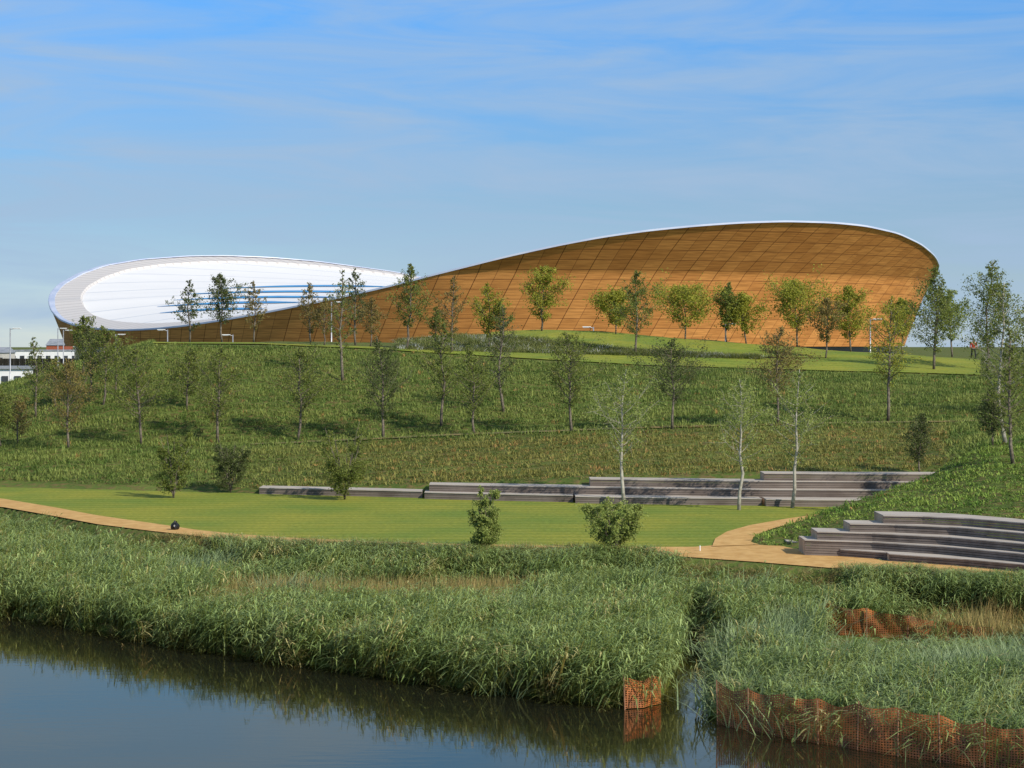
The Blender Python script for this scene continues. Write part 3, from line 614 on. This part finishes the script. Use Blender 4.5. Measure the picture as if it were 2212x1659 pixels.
TR=[(480,739,587,80,'medium','dark',"compact dark green young tree on the hill crest"),
(410,739,600,66,'sparse','dark',SP),(548,741,602,56,'sparse','rust',SP),(672,745,605,56,'sparse','rust',SP),(740,822,575,70,'sparse','mid',SP),(768,746,573,70,'sparse','dark',SP),
(800,750,640,64,'sparse','rust',SP),(700,748,640,60,'sparse','rust',SP),(878,756,563,86,'medium','mid',MD),(940,750,660,56,'sparse','mid',SP),(975,762,590,66,'sparse','rust',SP),(1055,758,610,82,'medium','yel',MD),(1082,760,648,60,'sparse','mid',SP),(1170,717,569,92,'dense','yel',DN),
(1372,768,580,88,'medium','mid',MD),(1330,724,626,96,'dense','yel',DN),(1480,735,615,128,'dense','yel',DN),(1570,740,606,60,'dense','mid',"narrow green young tree by the hilltop lawn"),(1612,742,632,104,'dense','yel',DN),
(1722,750,604,136,'dense','yel',DN),(1783,776,640,72,'medium','rust',MD),(1838,756,613,100,'dense','yel',DN),(1918,912,632,124,'medium','yel',MD),(1950,766,640,80,'medium','yel',MD),
(2017,800,572,118,'dense','mid',"leafy young tree on the edge of the hilltop lawn"),(2057,770,622,90,'medium','pale',MD),(2132,802,556,108,'dense','mid',"tall leafy tree on the edge of the hilltop lawn"),
(2172,958,600,150,'dense','mid',"tall leafy tree with pale trunk on the steep slope"),(2188,1002,690,90,'medium','mid',MD),(2222,900,640,100,'medium','mid',MD),
(1452,927,728,132,'medium','dark',MD),(1235,935,712,126,'medium','mid',MD),(1680,918,700,130,'medium','rust',MD),(1088,890,655,92,'sparse','dark',SP),(1025,940,742,110,'medium','mid',MD),
(953,922,690,90,'medium','mid',MD),(828,946,722,122,'medium','dark',MD),(643,951,745,124,'medium','mid',MD),(470,958,742,118,'medium','mid',MD),(305,961,742,138,'medium','mid',MD),
(148,970,770,128,'medium','rust',MD),(403,885,748,98,'medium','mid',MD),(223,875,700,90,'medium','mid',MD),(250,850,720,70,'sparse','mid',SP),(120,880,770,80,'sparse','mid',SP),(180,810,678,64,'medium','mid',MD),(77,903,722,62,'sparse','mid',SP),(3,968,830,110,'medium','mid',MD),(40,960,850,90,'sparse','rust',SP),(195,850,700,72,'medium','dark',MD),
(1987,1026,890,62,'dense','dark',"small dense dark tree on the grassy slope"),(2144,962,838,60,'dense','dark',"small dense dark tree on the grassy slope")]
for (x,yb,yt,w,k,c,l) in TR: tree(x,yb,yt,w,k,c,label=l,pale=(x==2172))
for (x,yb,yt,w) in [(1348,1092,790,150),(1596,1103,812,140),(1711,1098,790,132)]:
    tree(x,yb,yt,w,'sparse','pale',name="pale_trunked_tree",pale=True,label="slender pale-trunked tree with thin green leaves on the lawn",cb=.30,mul=1.6)
for (x,yb,yt,w,c) in [(375,1077,930,104,'mid'),(498,1064,938,100,'dark'),(744,1080,902,134,'mid')]:
    tree(x,yb,yt,w,'shrub',c,name="multi_stem_tree",label="multi-stemmed shrubby tree standing on the lawn edge",mul=1.9)
tree(1047,1195,1048,92,'shrub','pale',d=64.2,name="shrub",label="rounded leafy shrub at the edge of the reeds",cat="shrub",mul=3.6)
tree(1325,1190,1087,150,'shrub','pale',d=64.0,name="shrub",label="broad leafy shrub at the edge of the reeds",cat="shrub",mul=2.6)

# ---------------------------------------------------------------- street lamps
def lamp(x,ytop,d,zb=None,dirn=1):
    X=(x-XC)/F*d; z0=float(zfun(X,d)); zt=H-(ytop-YH)/F*d; e=empty("street_lamp",(X,d,z0),label="slim grey street lamp with a flat projecting head",category="street lamp",group="park street lamps on the hilltop")
    h=zt-z0
    mb=MB(); mb.tube([[0,0,-.1],[0,0,.9],[0,0,.95],[0,0,h]],[.10,.10,.065,.05],8); obj("pole",mb.mesh("pole",M_metal,True),e)
    mb=MB(); mb.tube([[0,0,h-.12],[.25*dirn,0,h-.06],[.5*dirn,0,h-.04]],[.03,.03,.03],6); obj("bracket",mb.mesh("bracket",M_metal,True),e)
    mb=MB(); mb.box((.62*dirn,0,h),(.75,.34,.07)); mb.box((.66*dirn,0,h-.06),(.5,.26,.05)); obj("lamp_head",mb.mesh("head",M_white),e)
for a in [(22,709,190,1),(125,709,230,1),(137,713,232,1),(250,722,215,1),(362,712,200,-1),(503,723,190,-1),(716,652,172,1),(1282,706,185,-1),(1567,699,185,1),(1880,689,180,1)]: lamp(a[0],a[1],a[2],dirn=a[3])

# ---------------------------------------------------------------- fences
def net_mat():
    m,nt,p,o=newmat("orange_plastic_netting"); uv=N(nt,'ShaderNodeUVMap'); b=N(nt,'ShaderNodeTexBrick'); b.offset=0
    b.inputs['Scale'].default_value=1; b.inputs['Brick Width'].default_value=.065; b.inputs['Row Height'].default_value=.052; b.inputs['Mortar Size'].default_value=.014; b.inputs['Mortar Smooth'].default_value=.2
    nt.links.new(uv.outputs[0],b.inputs['Vector'])
    n=N(nt,'ShaderNodeTexNoise'); n.inputs['Scale'].default_value=1.9; n.inputs['Detail'].default_value=4; nt.links.new(uv.outputs[0],n.inputs['Vector'])
    r=N(nt,'ShaderNodeValToRGB'); e=r.color_ramp.elements; e[0].position=.35;e[1].position=.65;e[0].color=(.15,.06,.025,1);e[1].color=(.56,.18,.045,1); nt.links.new(n.outputs['Fac'],r.inputs[0]); nt.links.new(r.outputs[0],p.inputs['Base Color'])
    tr=N(nt,'ShaderNodeBsdfTransparent'); mx=N(nt,'ShaderNodeMixShader'); nt.links.new(b.outputs['Fac'],mx.inputs[0]); nt.links.new(tr.outputs[0],mx.inputs[1]); nt.links.new(p.outputs[0],mx.inputs[2]); nt.links.new(mx.outputs[0],o.inputs[0]); return m
M_net=net_mat()
def fence(P,z0,h,sp,label,h1=None):
    P=np.array(P,float); seg=np.hypot(*np.diff(P,axis=0).T); s=np.concatenate([[0],np.cumsum(seg)]); L=s[-1]; n=max(8,int(L/.10)); t=np.linspace(0,L,n)
    X_=np.interp(t,s,P[:,0]);Y_=np.interp(t,s,P[:,1]); o=np.array([X_[0],Y_[0],0.])
    e=empty("mesh_fence",o,label=label,category="fence",group="orange netting fences in the reed bed")
    h1=h if h1 is None else h1
    r=np.random.default_rng(5); V=[];UV=[];m=6
    for i in range(n):
        hq=h+(h1-h)*t[i]/L
        sag=.09*hq*abs(math.sin(math.pi*t[i]/sp))*(1+.5*math.sin(t[i]*2.3))+.03*math.sin(t[i]*1.1)
        for j in range(m):
            u=j/(m-1); V.append([X_[i]-o[0],Y_[i]-o[1]-.03+.05*math.sin(t[i]*4+u*3)*u+.03*math.sin(t[i]*11+u*7),z0+(hq-sag)*u]); UV.append([t[i],u*hq])
    id_=np.arange(n*m).reshape(n,m); Q=np.stack([id_[:-1,:-1],id_[1:,:-1],id_[1:,1:],id_[:-1,1:]],-1).reshape(-1,4)
    obj("netting",np_mesh("netting",V,Q,uv=UV,mat=M_net,smooth=True),e)
    for q in np.arange(0,L+.01,sp):
        hq=h+(h1-h)*q/L
        xx=np.interp(q,s,P[:,0])-o[0]; yy=np.interp(q,s,P[:,1])-o[1]; mb=MB(); l=r.normal(0,.04); mb.tube([[xx,yy-.08,z0-.3],[xx+l,yy-.08,z0+hq+r.uniform(-.04,.05)]],[.016,.014],6); obj("stake",mb.mesh("stake",M_stake),e)
edgeP=lambda x,o=0:(lambda d:((x-XC)/F*d,d))(8*F/(T(x,EDGE)-YH)+o)
fence([edgeP(x,-.2) for x in [1550,1600,1700,1800,1900,2000,2100,2212,2350,2500]],-.05,.96,.92,"dark orange netting fence on stakes along the water's edge")
fence([edgeP(x,-.45) for x in [1350,1390,1428]],.02,.70,.78,"small orange netting panel at the reed bed's tip")
fence([((1785-XC)/F*54.6,54.6),((1890-XC)/F*54,54),((2010-XC)/F*53.2,53.2),((2140-XC)/F*52.6,52.6)],.3,.90,1.1,"orange netting fence among the reeds and dry grass",h1=.42)

# ---------------------------------------------------------------- distant buildings, small things
M_brick=noise_mat("red_brick",(.26,.07,.04),(.36,.11,.06),3,.9); M_dark=noise_mat("dark_glazing",(.03,.035,.04),(.06,.07,.08),1,.2); M_slate=noise_mat("grey_roofing",(.2,.22,.25),(.3,.32,.36),1,.6)
M_stone=noise_mat("pale_render",(.42,.40,.37),(.52,.5,.46),1,.8)
M_hoard=noise_mat("timber_hoarding",(.14,.09,.05),(.26,.17,.09),2,.9,stretch=(3,1,.3))
def building(x0,x1,ytop,d,zb,mat,name,label,catg,roof='flat',nw=5,dep=10):
    X0=(x0-XC)/F*d;X1=(x1-XC)/F*d;zt=H-(ytop-YH)/F*d;W=X1-X0;h=zt-zb
    e=empty(name,((X0+X1)/2,d,zb),label=label,category=catg)
    mb=MB(); mb.box((0,dep/2,h/2),(W,dep,h)); obj("wall",mb.mesh("wall",mat),e)
    mb=MB()
    if roof=='flat': mb.box((0,dep/2,h+.15),(W+.5,dep+.5,.3))
    else:
        rh=h*.28; mb.put([[-W/2-.3,-.3,h],[W/2+.3,-.3,h],[W/2+.3,dep+.3,h],[-W/2-.3,dep+.3,h],[-W/2,dep/2,h+rh],[W/2,dep/2,h+rh]],[[0,1,5,4],[2,3,4,5]],[[0,4,3],[1,2,5]])
    obj("roof",mb.mesh("roof",M_slate),e)
    for i in range(nw):
        mb=MB(); mb.box((-W/2+(i+.5)*W/nw,-.06,h*.62),(W/nw*.5,.12,h*.28)); obj("window",mb.mesh("win",M_dark),e)
    mb=MB(); mb.box((W*.1,-.05,h*.16),(W*.08,.14,h*.32)); obj("door",mb.mesh("door",M_dark),e)
building(20,170,758,560,.9,M_white,"warehouse","low white warehouse beyond the hillside","building",nw=8,dep=30)
building(100,142,746,620,.9,M_brick,"brick_house","small red brick building with pitched grey roof","house",roof='p',nw=4)
building(-140,12,762,520,.9,M_stone,"rendered_house","distant pale rendered terrace behind the hoarding","house",roof='p',nw=6)
building(-30,52,797,215,2.4,M_white,"site_cabin","white flat-roofed site cabin behind the hillside","cabin",nw=3,dep=4)
e=empty("timber_hoarding",px(60,0,300)*[1,1,0]+[0,0,1.8],label="brown timber hoarding fence in front of a warehouse",category="fence")
mb=MB(); 
for i in range(60): mb.box((-14+i*.42,(i%2)*.02,2.1),(.40,.06,4.2))
obj("boards",mb.mesh("boards",M_hoard),e)
for i in range(9):
    mb=MB(); mb.box((-14+i*3.1,-.08,2.1),(.14,.1,4.3)); obj("post",mb.mesh("posts",M_hoard),e)
# black bin bag on the path
c=onplane(378,1144,1.53); e=empty("black_bin_bag",c,label="small tied black bin bag on the sandy path edge",category="bag")
import bmesh
bm=bmesh.new(); bmesh.ops.create_icosphere(bm,subdivisions=3,radius=.15)
for v in bm.verts:
    a=math.atan2(v.co.y,v.co.x); v.co*=1+.09*math.sin(a*7+v.co.z*20)+.06*math.sin(a*3); v.co.z=max(v.co.z,-.11)*1.0
    if v.co.z>.09: v.co.x*=.5;v.co.y*=.5; v.co.z+=.05
    v.co.z+=.11
me=bpy.data.meshes.new("bag"); bm.to_mesh(me); bm.free(); me.materials.append(noise_mat("black_plastic",(.008,.008,.01),(.02,.02,.022),5,.3)); obj("sack",me,e)
mb=MB(); mb.tube([[0,0,.2],[.02,0,.25],[.05,.01,.29]],[.03,.02,.045],7); obj("tied_neck",mb.mesh("neck",me.materials[0]),e)
# marker post
c=onplane(1512,1190,1.53); e=empty("marker_post",c,label="short white marker post beside the sandy path",category="post")
mb=MB(); mb.tube([[0,0,-.1],[0,0,.13]],[.018,.018],8); obj("post",mb.mesh("post",M_white),e)
mb=MB(); mb.tube([[0,0,.13],[0,0,.15],[0,0,.165]],[.022,.025,.01],8); obj("cap",mb.mesh("cap",M_white),e)
# person
d=160; X_=(2103-XC)/F*d; zb=float(zfun(X_,d)); 
e=empty("person",(X_,d,zb),label="person in a red jacket and dark trousers walking on the hilltop",category="person")
def skinbody(name,V,E,R,mat,sub=1):
    me=bpy.data.meshes.new(name); me.from_pydata(V,E,[]); o=obj(name,me,e); md=o.modifiers.new("s",'SKIN')
    for i,rr_ in enumerate(R): me.skin_vertices[0].data[i].radius=(rr_,rr_*.8)
    me.skin_vertices[0].data[0].use_root=True; md2=o.modifiers.new("u",'SUBSURF'); md2.levels=sub; md2.render_levels=sub; me.materials.append(mat); return o
M_skin=noise_mat("skin",(.42,.24,.17),(.5,.3,.22),5,.6)
skinbody("body",[(0,0,.95),(0,0,1.2),(0,0,1.42),(0,0,1.52),(0,-.01,1.62),(0,-.01,1.72),(.1,0,.9),(.13,-.12,.5),(.13,-.1,.08),(.13,-.22,.04),(-.1,0,.9),(-.13,.1,.5),(-.14,.24,.1),(-.14,.14,.04),(.2,0,1.4),(.27,.03,1.14),(.25,-.1,.92),(-.2,0,1.4),(-.27,-.03,1.14),(-.25,-.12,.94)],
 [(0,1),(1,2),(2,3),(3,4),(4,5),(0,6),(6,7),(7,8),(8,9),(0,10),(10,11),(11,12),(12,13),(2,14),(14,15),(15,16),(2,17),(17,18),(18,19)],
 [.14,.13,.15,.05,.09,.07,.09,.065,.04,.03,.09,.065,.04,.03,.06,.045,.03,.06,.045,.03],M_skin)
M_red=noise_mat("red_cloth",(.32,.03,.02),(.45,.05,.03),6,.9); M_navy=noise_mat("dark_cloth",(.02,.02,.03),(.04,.04,.05),6,.9)
skinbody("jacket",[(0,0,.9),(0,0,1.15),(0,0,1.43),(.2,0,1.41),(.275,.03,1.14),(.255,-.08,.97),(-.2,0,1.41),(-.275,-.03,1.14),(-.255,-.1,.98)],[(0,1),(1,2),(2,3),(3,4),(4,5),(2,6),(6,7),(7,8)],[.165,.16,.17,.08,.065,.055,.08,.065,.055],M_red)
skinbody("trousers",[(0,0,.95),(.1,0,.88),(.13,-.12,.5),(.13,-.1,.12),(-.1,0,.88),(-.13,.1,.5),(-.14,.23,.14)],[(0,1),(1,2),(2,3),(0,4),(4,5),(5,6)],[.15,.105,.08,.06,.105,.08,.06],M_navy)
skinbody("hair",[(0,.02,1.68),(0,.01,1.76)],[(0,1)],[.10,.07],M_navy)

# ---------------------------------------------------------------- light, sky, camera
el=math.radians(34); az=math.radians(134)
sv=Vector((math.sin(az)*math.cos(el),math.cos(az)*math.cos(el),math.sin(el)))
sl=bpy.data.lights.new("sun",'SUN'); sl.energy=5.0; sl.angle=math.radians(.5); sl.color=(1,.92,.78)
so=bpy.data.objects.new("sun",sl); so.rotation_euler=sv.to_track_quat('Z','Y').to_euler(); COL.objects.link(so)
w=bpy.data.worlds.new("World"); scene.world=w; w.use_nodes=True; nt=w.node_tree; bg=nt.nodes["Background"]
tc=N(nt,'ShaderNodeTexCoord'); sp=N(nt,'ShaderNodeSeparateXYZ'); nt.links.new(tc.outputs['Generated'],sp.inputs[0])
ma=N(nt,'ShaderNodeMath',operation='MULTIPLY_ADD'); ma.inputs[1].default_value=1.5; ma.inputs[2].default_value=.08; nt.links.new(sp.outputs[2],ma.inputs[0])
cm=N(nt,'ShaderNodeCombineXYZ'); nt.links.new(sp.outputs[0],cm.inputs[0]); nt.links.new(sp.outputs[1],cm.inputs[1]); nt.links.new(ma.outputs[0],cm.inputs[2])
vn=N(nt,'ShaderNodeVectorMath',operation='NORMALIZE'); nt.links.new(cm.outputs[0],vn.inputs[0])
sky=N(nt,'ShaderNodeTexSky'); sky.sky_type='NISHITA'; sky.sun_disc=False; sky.sun_elevation=el; sky.sun_rotation=az; sky.air_density=1.0; sky.dust_density=.5; sky.ozone_density=2.0
nt.links.new(vn.outputs[0],sky.inputs[0])
tr_=N(nt,'ShaderNodeValToRGB'); e_=tr_.color_ramp.elements; e_[0].position=0; e_[0].color=(.53,.43,.37,1); e_[1].position=.6; e_[1].color=(.5,.5,.5,1)
a_=tr_.color_ramp.elements.new(.07); a_.color=(.42,.48,.48,1); a_=tr_.color_ramp.elements.new(.17); a_.color=(.31,.64,.88,1)
nt.links.new(sp.outputs[2],tr_.inputs[0])
mu=N(nt,'ShaderNodeVectorMath',operation='MULTIPLY'); nt.links.new(sky.outputs[0],mu.inputs[0]); nt.links.new(tr_.outputs[0],mu.inputs[1])
ms=N(nt,'ShaderNodeVectorMath',operation='SCALE'); ms.inputs['Scale'].default_value=2.05; nt.links.new(mu.outputs[0],ms.inputs[0])
mp=N(nt,'ShaderNodeMapping'); mp.inputs['Scale'].default_value=(6.0,6.0,42); mp.inputs['Rotation'].default_value=(0,math.radians(8),0); mp.inputs['Location'].default_value=(1.3,.4,.9); nt.links.new(tc.outputs['Generated'],mp.inputs[0])
no=N(nt,'ShaderNodeTexNoise'); no.inputs['Scale'].default_value=1.0; no.inputs['Detail'].default_value=10; no.inputs['Roughness'].default_value=.58; no.inputs['Distortion'].default_value=.8; nt.links.new(mp.outputs[0],no.inputs['Vector'])
cr=N(nt,'ShaderNodeValToRGB'); cr.color_ramp.elements[0].position=.36; cr.color_ramp.elements[1].position=.68; cr.color_ramp.elements[0].color=(.05,.05,.05,1); cr.color_ramp.elements[1].color=(.85,.85,.85,1); nt.links.new(no.outputs['Fac'],cr.inputs[0])
mx=N(nt,'ShaderNodeMix',data_type='RGBA'); nt.links.new(cr.outputs[0],mx.inputs[0]); nt.links.new(ms.outputs[0],mx.inputs[6]); mx.inputs[7].default_value=(3.1,4.3,5.9,1)
nt.links.new(mx.outputs[2],bg.inputs['Color']); bg.inputs['Strength'].default_value=.12
cam=bpy.data.cameras.new("camera"); co=bpy.data.objects.new("camera",cam); COL.objects.link(co); co.location=(0,0,H); co.rotation_euler=(math.radians(90),0,0)
cam.lens=72; cam.sensor_width=36; cam.shift_y=-(829.5-YH)/2212; cam.clip_end=20000; scene.camera=co
scene.view_settings.view_transform='Standard'; scene.view_settings.look='None'; scene.view_settings.exposure=0
